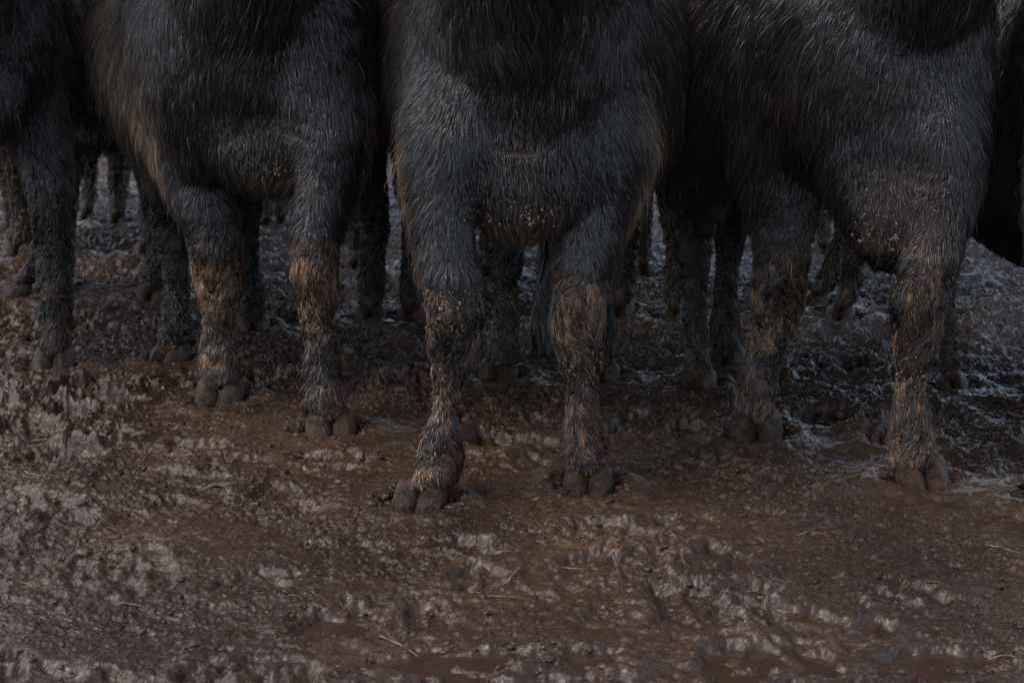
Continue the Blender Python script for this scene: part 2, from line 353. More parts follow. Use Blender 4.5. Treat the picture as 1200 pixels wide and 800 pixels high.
M_ = dict(
 label='dark buffalo directly behind the central one, one far leg seen between its forelegs', hair=.2,
 c0=(612, 6.45), c1=(606, 7.3), belly=.28, chest=.22, low=.58, blow=.58,
 legs=[('F', 572, 330, 0, [(572, 305, 24), (573, 280, 22), (574, 250, 26), (576, 200, 34), (582, 150, 42)]),
       ('F', 650, 328, 0, [(650, 305, 23), (650, 280, 22), (650, 250, 26), (646, 200, 34), (640, 150, 42)]),
       ('H', 574, 282, 0, [(574, 250, 20), (578, 200, 34)]), ('H', 642, 282, 0, [(642, 250, 20), (640, 200, 34)])],
 blobs=[], brisket=None, tail=None)
HERD = [A, B, C, D, E, H, I_, J, F, G, K, L_, M_]
FEET = []
for an in HERD:
    for (kind, px, py, yaw, st) in an['legs']:
        g = ground(px, py - 6 if an in (A, B, C) else py - 3)
        FEET.append((g[0], g[1], yaw, 1.0 if kind == 'F' else .9))

# ---------------------------------------------------------------- the mud
PR = np.random.default_rng(21)
prints = []
for _ in range(430):
    y = 2.7 + 7.5 * PR.random() ** 1.5; x = (PR.random() * 2 - 1) * (.32 * y + .2)
    prints.append((x, y, PR.random() * 2 * math.pi, .045 + .035 * PR.random(), (.010 + .022 * PR.random()) * (1 if y > 4.3 else .55)))
def calm_(X, Y): return sst(-.25, .25, noise2(X * 2.6, Y * 2.2, 64))
def mud_height(X, Y):
    X = X.astype(np.float64); Y = Y.astype(np.float64)
    wx = X + .05 * noise2(X * 4, Y * 4, 1) + .016 * noise2(X * 15, Y * 15, 2) + .005 * noise2(X * 55, Y * 55, 61)
    wy = Y + .05 * noise2(X * 4, Y * 4, 3) + .016 * noise2(X * 15, Y * 15, 4) + .005 * noise2(X * 55, Y * 55, 62)
    rough = sst(4.3, 5.0, Y + .35 * noise2(X * 1.1, Y * 1.1, 5))             # trodden choppy ground under the herd
    puddle = sst(3.55, 3.15, Y + .22 * noise2(X * 2.1 + 3, Y * 2.1, 6) + .10 * np.abs(X + .3)) 
    h = .018 * noise2(wx * 1.5, wy * 1.5, 10) + .010 * noise2(wx * 4.1, wy * 4.1, 11)
    n12 = noise2(wx * 10, wy * 13, 12); n13 = noise2(wx * 21, wy * 26, 13)
    h += (.0045 + .007 * rough) * n12
    h += (.0028 + .0055 * rough) * (2 * np.abs(n13) - .6) * (.4 + .6 * sst(-.3, .3, n12))
    n14 = noise2(wx * 44, wy * 50, 14)
    calm = .35 + .65 * sst(-.25, .25, noise2(X * 2.6, Y * 2.2, 64))
    h += (.0036 + .0024 * rough) * (.35 + .65 * calm) * (2 * np.abs(n14) - .6)
    h += (.0040 + .0004 * rough) * (.35 + .65 * calm) * (2 * np.abs(noise2(wx * 95, wy * 100, 15)) - .6)
    h += .0007 * calm * noise2(X * 150, Y * 150, 16)
    # torn ledges: flat plates with ragged steep edges
    e = noise2(wx * 6.5, wy * 8.5, 17) + .30 * noise2(X * 33, Y * 33, 18) + .15 * noise2(X * 80, Y * 80, 63)
    act = sst(-.30, .20, noise2(X * 1.9, Y * 1.9, 19))
    h += (.0060 + .004 * rough) * act * (sst(.02, .06, e) + .8 * sst(.30, .34, e) - sst(-.42, -.36, -np.abs(e)) * .15)
    # slumped terraces of slurry with torn lips
    q = noise2(wx * 4.2 + 7, wy * 6.0, 67) * 3.2 + .42 * noise2(X * 26, Y * 34, 68) + .16 * noise2(X * 75, Y * 90, 69)
    fr = q - np.floor(q); h += .0052 * (np.floor(q) + sst(.0, .13, fr) - .10 * fr) * sst(-.35, .1, noise2(X * 1.6 + 5, Y * 1.6, 70)) * .8
    q = noise2(wx * 12 + 3, wy * 17, 71) * 2.4 + .5 * noise2(X * 60, Y * 75, 72)
    fr = q - np.floor(q); h += .0036 * (np.floor(q) + sst(.0, .16, fr) - .2 * fr) * (.3 + .7 * calm_(X, Y))
    e2 = noise2(wx * 17 + 9, wy * 21, 20) + .4 * noise2(X * 70, Y * 70, 21)
    h += (.0044 + .003 * rough) * sst(.05, .11, e2)
    e3 = noise2(wx * 38 + 2, wy * 52, 65) + .4 * noise2(X * 130, Y * 130, 66)
    h += (.0032 + .0018 * rough) * (.4 + .6 * calm) * sst(.10, .17, e3)
    # thin cracks and drag marks
    cr = np.abs(noise2(wx * 5, wy * 11, 22) + .12 * noise2(X * 60, Y * 60, 23))
    h -= .010 * sst(.030, .0, cr) * sst(.1, .4, noise2(X * 3.1, Y * 3.1, 24))
    base_ = .018 * noise2(wx * 1.5, wy * 1.5, 10) + .010 * noise2(wx * 4.1, wy * 4.1, 11)
    h = base_ + (h - base_) * (.60 + .30 * rough)                      # slurry slumps flatter in front of the herd
    h = h * (1 - .35 * puddle) - .012 * puddle
    nz = noise2(X * 22, Y * 22, 25); nz2 = noise2(X * 48, Y * 48, 26)
    for (px, py, a, r, dep) in prints:
        m = (abs(X - px) < .26) & (abs(Y - py) < .26)
        if not m.any(): continue
        dx = X[m] - px; dy = Y[m] - py; u = dx * math.cos(a) + dy * math.sin(a); v = -dx * math.sin(a) + dy * math.cos(a)
        d = np.sqrt((u / 1.35) ** 2 + v * v) / r + .28 * nz[m] + .12 * nz2[m]
        split = np.exp(-(v / .010) ** 2) * .5
        h[m] += -dep * sst(1.0, .72, d) * (1 - split) + dep * .42 * np.exp(-((d - 1.25) / .28) ** 2)
    for (px, py, yaw, s) in FEET:
        m = (abs(X - px) < .34) & (abs(Y - py) < .34)
        if not m.any(): continue
        dx = X[m] - px; dy = Y[m] - py + .01
        d = np.sqrt(dx * dx + (dy * .92) ** 2) / (.074 * s) + .22 * nz[m] + .1 * nz2[m]
        near = sst(3.4, 1.2, d)
        h[m] = h[m] * (1 - .7 * near) + .013 * np.exp(-((d - 1.45) / .40) ** 2) - .008 * sst(1.15, .8, d) + .006 * near
    far = sst(11, 30, np.sqrt(X * X + Y * Y)); h = h * (1 - far)
    return h, puddle, rough
def axis(lo, hi, d, grow, cap):
    a = [lo];  
    while a[-1] < hi: a.append(a[-1] + d)
    s = d
    while a[-1] < cap: s *= grow; a.append(a[-1] + s)
    return a
ya = [2.72]; 
while ya[-1] < 11: ya.append(ya[-1] + .0034 * max(1, (ya[-1] / 4.0)) ** 1.7)
s = .012
while ya[-1] < 900: s *= 1.12; ya.append(ya[-1] + s)
yb = [2.72]; s = .0042
while yb[-1] > -60: s *= 1.09; yb.append(yb[-1] - s)
ys = np.array(yb[:0:-1] + ya)
xa = axis(0, 1.35, .0031, 1.0, 0)
while xa[-1] < 2.9: xa.append(xa[-1] + .0031 * (xa[-1] / 1.35) ** 2.4)
s = .02
while xa[-1] < 700: s *= 1.12; xa.append(xa[-1] + s)
xs = np.array([-v for v in xa[:0:-1]] + xa)
GX, GY = np.meshgrid(xs, ys); shp = GX.shape
gx, gy = GX.ravel(), GY.ravel()
gz, pud, rgh = mud_height(gx, gy)
Vg = np.stack((gx, gy, gz), 1)
ii = np.arange(shp[0] - 1)[:, None] * shp[1] + np.arange(shp[1] - 1)[None]
Fg = np.stack((ii, ii + 1, ii + 1 + shp[1], ii + shp[1]), -1).reshape(-1, 4)
mud = mesh_np('ground', Vg, Fg, M_MUD)
tag(mud, 'churned wet brown mud trodden by hooves', 'mud', kind='structure')
wet = np.clip(.80 * pud + .05 * rgh * sst(-.1, .35, noise2(gx * 2.3, gy * 1.7, 30)) + .18 * sst(.15, .5, noise2(gx * 5, gy * 4, 31)) - .05, 0, 1)
at_ = mud.data.attributes.new('wet', 'FLOAT', 'POINT'); at_.data.foreach_set('value', wet.astype(np.float32))
print('mud', len(Vg), time.time() - T0)
def hz(x, y):
    x = np.atleast_1d(np.asarray(x, float)); y = np.atleast_1d(np.asarray(y, float))
    i = np.clip(np.searchsorted(xs, x), 1, len(xs) - 1); j = np.clip(np.searchsorted(ys, y), 1, len(ys) - 1)
    return gz.reshape(shp)[j, i]
# muddy water standing in the lowest hollows
pn = 60
t = np.linspace(0, 2 * math.pi, pn, endpoint=False)
def puddle(name, label, cx, cy, rx, ry, z, seed):
    r = 1 + .22 * np.sin(2 * t + seed) + .14 * np.sin(3 * t + seed * 2) + .08 * np.sin(7 * t + seed)
    V = np.stack((cx + rx * r * np.cos(t), cy + ry * r * np.sin(t), np.full(pn, z)), 1)
    V = np.vstack((V, (cx, cy, z)))
    Fp = np.stack((np.arange(pn), (np.arange(pn) + 1) % pn, np.full(pn, pn)), 1)
    return tag(mesh_np(name, V, Fp, M_WATER), label, 'puddle', kind='structure')
puddle('puddle', 'shallow film of brown muddy water lying in the lowest hollows', -.10, 3.12, .95, .40, -.0185, 1)

# small clods lying on the mud
def icos():
    p = (1 + 5 ** .5) / 2
    v = np.array([(-1, p, 0), (1, p, 0), (-1, -p, 0), (1, -p, 0), (0, -1, p), (0, 1, p), (0, -1, -p), (0, 1, -p), (p, 0, -1), (p, 0, 1), (-p, 0, -1), (-p, 0, 1)]) / math.sqrt(1 + p * p)
    f = [(0, 11, 5), (0, 5, 1), (0, 1, 7), (0, 7, 10), (0, 10, 11), (1, 5, 9), (5, 11, 4), (11, 10, 2), (10, 7, 6), (7, 1, 8), (3, 9, 4), (3, 4, 2), (3, 2, 6), (3, 6, 8), (3, 8, 9), (4, 9, 5), (2, 4, 11), (6, 2, 10), (8, 6, 7), (9, 8, 1)]
    v = list(map(tuple, v)); c = {}
    def mid(a, b):
        k = (min(a, b), max(a, b))
        if k not in c:
            m = (np.array(v[a]) + v[b]) / 2; v.append(tuple(m / np.linalg.norm(m))); c[k] = len(v) - 1
        return c[k]
    g = []
    for a, b, d in f:
        x, y, z = mid(a, b), mid(b, d), mid(d, a); g += [(a, x, z), (b, y, x), (d, z, y), (x, y, z)]
    return np.array(v), np.array(g)
IV, IF = icos()
def lumps(C, size, squash, seed, rough=.35):
    n = len(C); k = len(IV); r = np.random.default_rng(seed)
    Q = IV[None].repeat(n, 0) * (1 + rough * (r.random((n, k, 1)) - .5) * 2)
    a = r.random(n) * 6.283; ca, sa = np.cos(a)[:, None], np.sin(a)[:, None]
    sx = (.7 + .6 * r.random(n))[:, None]
    x = Q[..., 0] * sx; y = Q[..., 1] / sx
    V = np.stack((x * ca - y * sa, x * sa + y * ca, Q[..., 2] * squash), -1) * size[:, None, None] + C[:, None]
    Fx = IF[None] + (np.arange(n) * k)[:, None, None]
    return V.reshape(-1, 3), Fx.reshape(-1, 3)
n = 26000
y = 2.8 + 6.5 * rng.random(n) ** 1.15; x = (rng.random(n) * 2 - 1) * (.29 * y + .1)
keep = noise2(x * 3, y * 3, 40) + .5 * sst(4.2, 5.2, y) + rng.random(n) * .5 > .35
x, y = x[keep], y[keep]; sz = .0018 + .0060 * rng.random(len(x)) ** 3.0
ex, ey, es = [x], [y], [sz]
for (px, py, yaw, s_) in FEET:                      # mud squeezed up round every hoof
    k = 200; a = rng.random(k) * 6.283; r_ = (.058 + .05 * rng.random(k) ** 1.6) * s_
    ex.append(px + r_ * np.cos(a)); ey.append(py + 1.1 * r_ * np.sin(a)); es.append(.003 + .009 * rng.random(k) ** 2.2)
x, y, sz = np.concatenate(ex), np.concatenate(ey), np.concatenate(es)
V, Fx = lumps(np.stack((x, y, hz(x, y) - sz * .15), 1), sz, .6, 5)
tag(mesh_np('mud_clods', V, Fx, M_MUD), 'small crumbs and clods of wet mud lying on the mud', 'mud clods', kind='stuff')

# ---------------------------------------------------------------- hair
def make_hair(name, P, Nn, Tn, Ln, tint, rad, parent, loc, lift=.42, clump=.55, cell=.011, curl=.004, seed=0, K=6, grav=.25, wav=.4, material=None):
    n = len(P); r = np.random.default_rng(seed)
    t = np.linspace(0, 1, K)[None, :, None]
    side = np.cross(Nn, Tn)
    ang = (r.random(n) - .5) * .9 * 1.0 + wav * noise3(P * 28 + 5, 71) + .55 * wav * noise3(P * 75, 72)
    D = Tn * np.cos(ang)[:, None] + side * np.sin(ang)[:, None]
    lf = (lift * (.55 + .9 * r.random(n)))[:, None, None]
    L = Ln[:, None, None]
    Q = P[:, None] + L * (D[:, None] * t + Nn[:, None] * (lf * (t - .62 * t * t))) + L * grav * t * t * np.array((0, 0, -1.0))[None, None]
    # waves shared by neighbours
    w = np.stack([noise3(P * 60 + 11 * q, 80 + q) for q in range(3)], 1)
    w2 = r.normal(size=(n, 3)) * .5
    Q = Q + curl * (w + w2)[:, None] * np.sin(t * 4.2 + 3 * r.random(n)[:, None, None]) * t
    for c, fac in ((cell, clump), (cell * 2.7, clump * .45)):
        wp = P + .6 * c * np.stack([noise3(P / (c * 1.6) + 31 * q, 90 + q) for q in range(3)], 1)
        key = np.floor(wp / c).astype(np.int64)
        kk = key[:, 0] * 73856093 ^ key[:, 1] * 19349663 ^ key[:, 2] * 83492791
        _, inv = np.unique(kk, return_inverse=True); m = inv.max() + 1
        cnt = np.bincount(inv, minlength=m)[:, None]
        for q in range(1, K):
            mu = np.stack([np.bincount(inv, Q[:, q, a], minlength=m) for a in range(3)], 1) / cnt
            f = fac * (q / (K - 1)) ** .8
            f = f * (.4 + .6 * (r.random(n)))[:, None] if q else f
            Q[:, q] += (mu[inv] - Q[:, q]) * f
    hc = bpy.data.hair_curves.new(name)
    hc.add_curves([K] * n)
    Q = (Q - np.asarray(loc)).astype(np.float32)
    hc.attributes['position'].data.foreach_set('vector', Q.ravel())
    rr = (rad[:, None] * np.array([1, .95, .85, .68, .45, .15])[None]).astype(np.float32) if K == 6 else (rad[:, None] * np.linspace(1, .12, K)[None]).astype(np.float32)
    a = hc.attributes.get('radius') or hc.attributes.new('radius', 'FLOAT', 'POINT'); a.data.foreach_set('value', rr.ravel())
    a = hc.attributes.new('tint', 'FLOAT', 'CURVE'); a.data.foreach_set('value', tint.astype(np.float32))
    hc.materials.append(material or M_FUR)
    o = bpy.data.objects.new(name, hc); COL.objects.link(o); o.parent = parent
    return o

CAMP = np.array((0, 0, CAM_H))
def claw(soup, c, yaw, side, s):
    """one claw of a cloven hoof"""
    f = np.array((-math.sin(yaw), -math.cos(yaw), 0)); r = np.array((math.cos(yaw), -math.sin(yaw), 0)) * side
    for_ = [(-.030, .052, .026), (.0, .062, .0285), (.006, .061, .0285), (.024, .054, .027), (.044, .044, .0255), (.062, .034, .023), (.070, .022, .016)]
    P = []; U = []; Vv = []
    for (z, ln, w) in for_:
        P.append(c + r * ((.0262 - .05 * max(z, 0)) * s) + f * (.036 - .72 * max(z, -.01)) * s + np.array((0, 0, z * s))); Vv.append(ln * s); U.append(w * s)
    P = np.array(P)
    k = 14; th = np.arange(k) / k * 2 * math.pi; V = []
    for p, ln, w in zip(P, Vv, U):
        for a in th:
            ca, sa = math.cos(a), math.sin(a)
            taper = 1 - .62 * max(0, sa) ** 2.2
            V.append(p + f * ln * sa + r * w * ca * taper)
    b = soup.n; m = len(P)
    i = np.arange(m - 1)[:, None] * k; j = np.arange(k)[None]; j2 = (j + 1) % k
    soup.Q.append((np.stack((i + j, i + j2, i + k + j2, i + k + j), -1) + b).reshape(-1, 4))
    V.append(P[0]); V.append(P[-1] + np.array((0, 0, .012 * s)))
    j = np.arange(k); j2 = (j + 1) % k
    soup.T.append(np.stack((j2 + b, j + b, np.full(k, b + m * k)), -1)); soup.T.append(np.stack((j + b + (m - 1) * k, j2 + b + (m - 1) * k, np.full(k, b + m * k + 1)), -1))
    soup.V.append(np.array(V)); soup.n += len(V)

def build(an, idx):
    big = an['hair'] >= 1
    f0 = at(an['c0'][0], 200, an['c0'][1]); f1 = at(an['c1'][0], 200, an['c1'][1])
    ax = f1 - f0; ax[2] = 0; Lw = np.linalg.norm(ax); ax /= Lw; lat = np.array((-ax[1], ax[0], 0)) * -1   # lat: picture right
    base = np.array((f0[0] * .5 + f1[0] * .5, f0[1] * .5 + f1[1] * .5, 0.0))
    s = Soup()
    low, bl = an['low'], an['blow']; ch, be = an['chest'], an['belly']
    top = 1.22
    # trunk: t along the body, half width, lowest z, highest z
    sec = [(-.12, ch * .55, low + .16, top - .20), (-.04, ch * .85, low + .06, top - .08), (.06, ch * 1.02, low + .01, top - .02), (.20, ch * 1.10, low + .0, top + .02), (.34, ch * 1.04, (low + bl) / 2 + .0, top - .0), (.46, (ch + be) * .52, (low + bl) / 2 - .01, top),
           (.62, be, bl, top - .01), (.80, be * 1.0, bl + .005, top), (.94, be * .88, bl + .07, top + .02), (1.10, be * .74, bl + .16, top + .01), (1.24, be * .60, bl + .26, top - .05), (1.33, be * .36, bl + .40, top - .14)]
    q = max(Lw, .85) / 1.02
    P = np.array([f0 * (1, 1, 0) + ax * (a * q) + np.array((0, 0, (z0 + z1) / 2)) for a, w, z0, z1 in sec])
    s.tube(P, [w for a, w, z0, z1 in sec], [(z1 - z0) / 2 for a, w, z0, z1 in sec], lat, k=32, e=2.15)
    # neck and head, raised above the picture
    c = f0 * (1, 1, 0)
    nk = [(.10, .98, .21, .24), (-.06, 1.08, .17, .23), (-.20, 1.20, .135, .20), (-.33, 1.31, .115, .165), (-.43, 1.39, .11, .14)]
    s.tube([c + ax * a + np.array((0, 0, z)) for a, z, u, v in nk], [u for a, z, u, v in nk], [v for a, z, u, v in nk], lat, k=20)
    hd = [(-.36, 1.44, .10, .10), (-.48, 1.42, .115, .12), (-.60, 1.37, .10, .11), (-.72, 1.31, .075, .085), (-.82, 1.265, .068, .066), (-.87, 1.245, .055, .05)]
    s.tube([c + ax * a + np.array((0, 0, z)) for a, z, u, v in hd], [u for a, z, u, v in hd], [v for a, z, u, v in hd], lat, k=18)
    for sg in (-1, 1):
        s.tube([c + ax * -.42 + lat * sg * a + np.array((0, 0, z)) for a, z in ((.06, 1.45), (.13, 1.46), (.20, 1.44), (.26, 1.41))], [.02, .042, .04, .012], [.012] * 4, (0, 0, 1), k=10)
    legpts = []
    for (kind, px, py, yaw, st) in an['legs']:
        g = ground(px, py - (6 if big else 3)); Y0 = g[1]
        H0 = Y0
        pts = []; ru = []; rv = []
        fx = np.array((-math.sin(R(yaw)), -math.cos(R(yaw)), 0))
        p0 = g + fx * .012 + np.array((0, 0, .035)); w0 = st[0][2] * Y0 / FOC / 2 * .93
        pts.append(p0); ru.append(w0 * .62); rv.append(w0 * .9)
        for (a, b, w) in st:
            z = at(a, b, Y0)[2]
            if kind == 'F':
                off = np.interp(z, [0, .12, .35, .40, .58, .75, 1.0], [.0, .035, .045, .025, .060, .11, .22])
            else:
                off = np.interp(z, [0, .12, .38, .46, .70, .95], [.0, .035, .085, .10, -.02, .0])
            if kind == 'H' and z > .70: off = max(-.02, min(.0, off))
            Yc = Y0 + off
            p = at(a, b, Yc); r = w * Yc / FOC / 2 - (float(np.interp(z, [.08, .15, .30, .34, .42, .47], [.006, .012, .012, .003, .003, .007])) if big else .004) - (-.002 if (kind == 'H' and big) else .004 if kind == 'H' else 0)
            if p[2] > 1.0: continue
            pts.append(p); ru.append(r)
            ratio = np.interp(z, [0, .12, .3, .38, .5, .7], [1.1, 1.15, 1.1, 1.05, 1.3, 1.5]) if kind == 'F' else np.interp(z, [0, .12, .3, .42, .6, .8], [1.1, 1.2, 1.15, 1.5, 2.0, 2.2])
            rv.append(min(r * ratio, .20))
        pts = np.array(pts)
        o = np.argsort(pts[:, 2]); pts = pts[o]; ru = np.array(ru)[o]; rv = np.array(rv)[o]
        # finer stations
        m = len(pts); u = np.linspace(0, m - 1, m * 3)
        Pf = np.stack([np.interp(u, np.arange(m), pts[:, a]) for a in range(3)], 1)
        s.tube(Pf, np.interp(u, np.arange(m), ru), np.interp(u, np.arange(m), rv), (1, 0, 0), k=18, e=2.2)
        legpts.append((g, pts))
    for (a, b, Yc, rx, ry, rz) in an['blobs']:
        s.blob(at(a, b, Yc), rx, ry, rz)
    vox = .0075 if big else .012
    me = s.build(vox, 3)
    n = len(me.vertices); co = np.empty(n * 3, np.float32); me.vertices.foreach_get('co', co); co = co.reshape(-1, 3).astype(float)
    no = np.empty(n * 3, np.float32); me.vertices.foreach_get('normal', no); no = no.reshape(-1, 3).astype(float)
    # soften the joins of trunk, shoulders and brisket, less so the legs
    ne = len(me.edges); ed = np.empty(ne * 2, np.int32); me.edges.foreach_get('vertices', ed); ed = ed.reshape(-1, 2)
    deg = (np.bincount(ed[:, 0], minlength=n) + np.bincount(ed[:, 1], minlength=n))[:, None]
    lam = (.03 + .55 * sst(.46, .68, co[:, 2]))[:, None]
    for _ in range(120 if big else 50):
        acc = np.stack([np.bincount(ed[:, 0], co[ed[:, 1], a], minlength=n) + np.bincount(ed[:, 1], co[ed[:, 0], a], minlength=n) for a in range(3)], 1)
        co = co + lam * (acc / deg - co)
    me.vertices.foreach_set('co', co.astype(np.float32).ravel()); me.update()
    no = np.empty(n * 3, np.float32); me.vertices.foreach_get('normal', no); no = no.reshape(-1, 3).astype(float)
    # muscle, skin folds, caked unevenness
    legz = sst(.50, .40, co[:, 2])
    d = .006 * noise3(co * 9, 50) + .003 * noise3(co * 24, 51) + legz * (.0035 * noise3(co * 45, 52) + .002 * noise3(co * 90, 53))
    bare = np.zeros(n)
    if an['brisket']:
        bx, by, bY, br = an['brisket']; bc = at(bx, by - 20, bY)
        dd = np.linalg.norm((co - bc) * (1, .8, 1.0), axis=1)
        bare = sst(br * 1.45, br * .75, dd) * sst(.1, .5, -(no @ ax) + .3)
        lxx = (co - bc) @ lat
        for (fx_, fy_, hw_, bend_, amp_, th_) in an['folds']:
            fc = at(fx_, fy_, bY); l_ = (co - fc) @ lat
            dz_ = co[:, 2] - fc[2] - bend_ * l_ * l_ / hw_ - .006 * noise3(co * 30, 59)
            m_ = sst(hw_, hw_ * .35, np.abs(l_)) * (-(no @ ax) > .15)
            d = d - amp_ * np.exp(-(dz_ / th_) ** 2) * m_ + amp_ * .6 * np.exp(-((dz_ + 2.2 * th_) / (1.3 * th_)) ** 2) * m_
        wr = np.sin((co[:, 2] * 1.0 + .6 * np.abs((co - bc) @ lat)) * 190 + 4 * noise3(co * 14, 57)) 
        d = d + bare * .0022 * wr * sst(-.3, .3, noise3(co * 11, 58))
    co = co + no * d[:, None]
    me.vertices.foreach_set('co', (co - base).astype(np.float32).ravel())
    me.polygons.foreach_set('use_smooth', np.ones(len(me.polygons), bool))
    mudf = np.clip(.62 * sst(.44, .22, co[:, 2]) + .35 * sst(.15, .05, co[:, 2]) + .1, 0, 1)
    a = me.attributes.new('mud', 'FLOAT', 'POINT'); a.data.foreach_set('value', mudf.astype(np.float32))
    a = me.attributes.new('bare', 'FLOAT', 'POINT'); a.data.foreach_set('value', bare.astype(np.float32))
    me.materials.clear(); me.materials.append(M_SKIN); me.update()
    body = bpy.data.objects.new('buffalo', me); COL.objects.link(body); body.location = base
    me.name = 'buffalo'
    tag(body, an['label'], 'buffalo', 'buffalo standing together in the mud')
    # hooves
    for (kind, px, py, yaw, st), (g, pts) in zip(an['legs'], legpts):
        hs = Soup(); w = st[0][2] * g[1] / FOC
        sc = np.clip(w / .077, .80, 1.3)
        for sg in (-1, 1): claw(hs, g + np.array((0, .0, -.026)), R(yaw + sg * 4), sg, sc)
        V = np.vstack(hs.V); V = V + .0018 * np.stack([noise3(V * 60 + q * 9, 60 + q) for q in range(3)], 1)
        mesh_np('hoof', V, [np.vstack(hs.Q), np.vstack(hs.T)], M_HOOF, parent=body, loc=base)
    # ---- hair roots
    me.calc_loop_triangles(); nt_ = len(me.loop_triangles)
    tri = np.empty(nt_ * 3, np.int32); me.loop_triangles.foreach_get('vertices', tri); tri = tri.reshape(-1, 3)
    A0, B0, C0 = co[tri[:, 0]], co[tri[:, 1]], co[tri[:, 2]]
    cr = np.cross(B0 - A0, C0 - A0); area = np.linalg.norm(cr, axis=1) / 2; fn = cr / (2 * area[:, None] + 1e-12); cen = (A0 + B0 + C0) / 3
    view = CAMP - cen; dist = np.linalg.norm(view, axis=1); view /= dist[:, None]
    vis = (fn * view).sum(1)
    dens = area * np.where(vis > -.25, 1.0, .10)
    ztop = CAM_H - cen[:, 1] * .0393
    dens *= np.where(cen[:, 2] > ztop + .10, .10, 1.0)
    dens *= np.where(np.abs(cen[:, 0]) > .263 * cen[:, 1] + .12, .12, 1.0)
    bt = bare[tri].mean(1)
    dens *= (1 - .88 * bt)
    dens *= np.where(cen[:, 2] < .055, .0, 1.0)
    per = 165000 * an['hair'] * (1.0 if big else .8) * (4.3 / max(4.3, an['c0'][1])) ** 1.4
    nh = int(per * dens.sum()); 
    pick = rng.choice(nt_, nh, p=dens / dens.sum())
    u, v = rng.random(nh), rng.random(nh); fl = u + v > 1; u[fl] = 1 - u[fl]; v[fl] = 1 - v[fl]
    P = A0[pick] + (B0 - A0)[pick] * u[:, None] + (C0 - A0)[pick] * v[:, None]
    vn = no[tri]; Nn = vn[pick, 0] * (1 - u - v)[:, None] + vn[pick, 1] * u[:, None] + vn[pick, 2] * v[:, None]
    Nn /= np.linalg.norm(Nn, axis=1)[:, None]
    bare_h = bt[pick]
    z = P[:, 2]; front = -(Nn @ ax); lx = (P - f0) @ lat; depth = (P - f0 * (1, 1, 0)) @ ax
    sgn = np.tanh(lx / .06)
    trunk = sst(.42, .56, z)
    swirl = np.stack([noise3(P * 6 + 17 * q, 65 + q) for q in range(3)], 1)
    flow = np.array((0, 0, -1.0))[None] + trunk[:, None] * (ax[None] * (.55 * (1 - np.clip(front, 0, 1)))[:, None] + lat[None] * (sgn * .30 * np.clip(front, 0, 1))[:, None])
    flow += swirl * (.35 + .35 * (1 - trunk))[:, None]
    flow += bare_h[:, None] * lat[None] * (sgn * -.5)[:, None]
    Tn = flow - Nn * (flow * Nn).sum(1)[:, None]; Tn /= np.linalg.norm(Tn, axis=1)[:, None] + 1e-9
    # length by place
    Ln = np.interp(z, [.04, .10, .16, .24, .33, .40, .50, .62, .8, 1.2], [.016, .036, .050, .026, .032, .036, .038, .048, .056, .06])
    Ln = Ln * (1 - .58 * bare_h) * (.55 + .75 * rng.random(nh)) * np.where(front > .5, .85, 1.1)
    Ln = np.where(rng.random(nh) < .05, Ln * 1.55, Ln)
    if not big: Ln *= .75
    Ln = Ln * np.where((depth > .45) & (z < .5), .7, 1)
    under = sst(-.3, -.8, Nn[:, 2]) * trunk; Ln *= 1 + .35 * under
    Ln *= 1 + .30 * sst(.14, .24, np.abs(lx)) * sst(.5, .1, np.abs(front)) * trunk
    # tint: mud on each hair, brown flanks, and warm rim light painted on the outline
    n1 = noise3(P * 16, 75); n2 = noise3(P * 48, 76); nr = rng.random(nh)
    # locks differ from each other, hairs within a lock less
    wp = P + .006 * np.stack([noise3(P / .014 + 31 * q, 190 + q) for q in range(3)], 1); ky = np.floor(wp / .008).astype(np.int64)
    ky = (ky[:, 0] * 73856093 ^ ky[:, 1] * 19349663 ^ ky[:, 2] * 83492791) % 100003
    lock = np.random.default_rng(3).random(100003)[ky]
    zz = z + .13 * noise3(P * 3.1, 79)
    mudz = np.interp(zz, [.05, .14, .24, .32, .40, .50, .60], [.42, .34, .38, .50, .34, .18, .05]) * an.get('muddy', 1.0)
    tint = mudz * (.85 + .7 * noise3(P * 2.4 + 3, 74)) + .26 * noise3(P * 6.5, 78) - .03 + .30 * n1 + .25 * n2 + .22 * (nr - .5)
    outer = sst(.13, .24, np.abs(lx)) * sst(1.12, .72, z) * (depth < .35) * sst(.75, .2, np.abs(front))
    edge = outer * (.54 + .40 * n2 + .4 * (lock - .5))  # tan outline: brushed-on mud and warm rim light painted into the hair colour
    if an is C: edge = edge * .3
    flank = (.45 if an is C else 1) * sst(.25, .40, depth) * trunk * .34
    low_b = bare_h * sst(.0, .10, (at(*an['brisket'][:3])[2] + .02 - z)) * .5 if an['brisket'] else 0
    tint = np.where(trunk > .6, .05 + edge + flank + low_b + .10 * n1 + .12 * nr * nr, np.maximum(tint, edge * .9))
    tint = tint + (lock - .5) * np.where(trunk > .6, .18, .85) + (nr ** 3) * .22
    # stray pale hairs
    tint = np.where(rng.random(nh) < .012, .55, tint)
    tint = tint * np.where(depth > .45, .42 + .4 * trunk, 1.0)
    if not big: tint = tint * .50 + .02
    if an.get('grey'): tint = tint + .25
    if an is D: tint = tint + .10
    tint = np.clip(tint, 0, 1)
    rad = np.full(nh, .00060) * (max(1.0, an['c0'][1] / 4.3) ** 1.2) * (.7 + .6 * rng.random(nh)) * (1 + .5 * (1 - trunk))
    ml = z < .50
    args = dict(parent=body, loc=base)
    hb = make_hair('fur', P[~ml], Nn[~ml], Tn[~ml], Ln[~ml], tint[~ml], rad[~ml], lift=.85, clump=.62, cell=.008, curl=.0022, wav=.34, seed=idx * 3 + 1, **args)
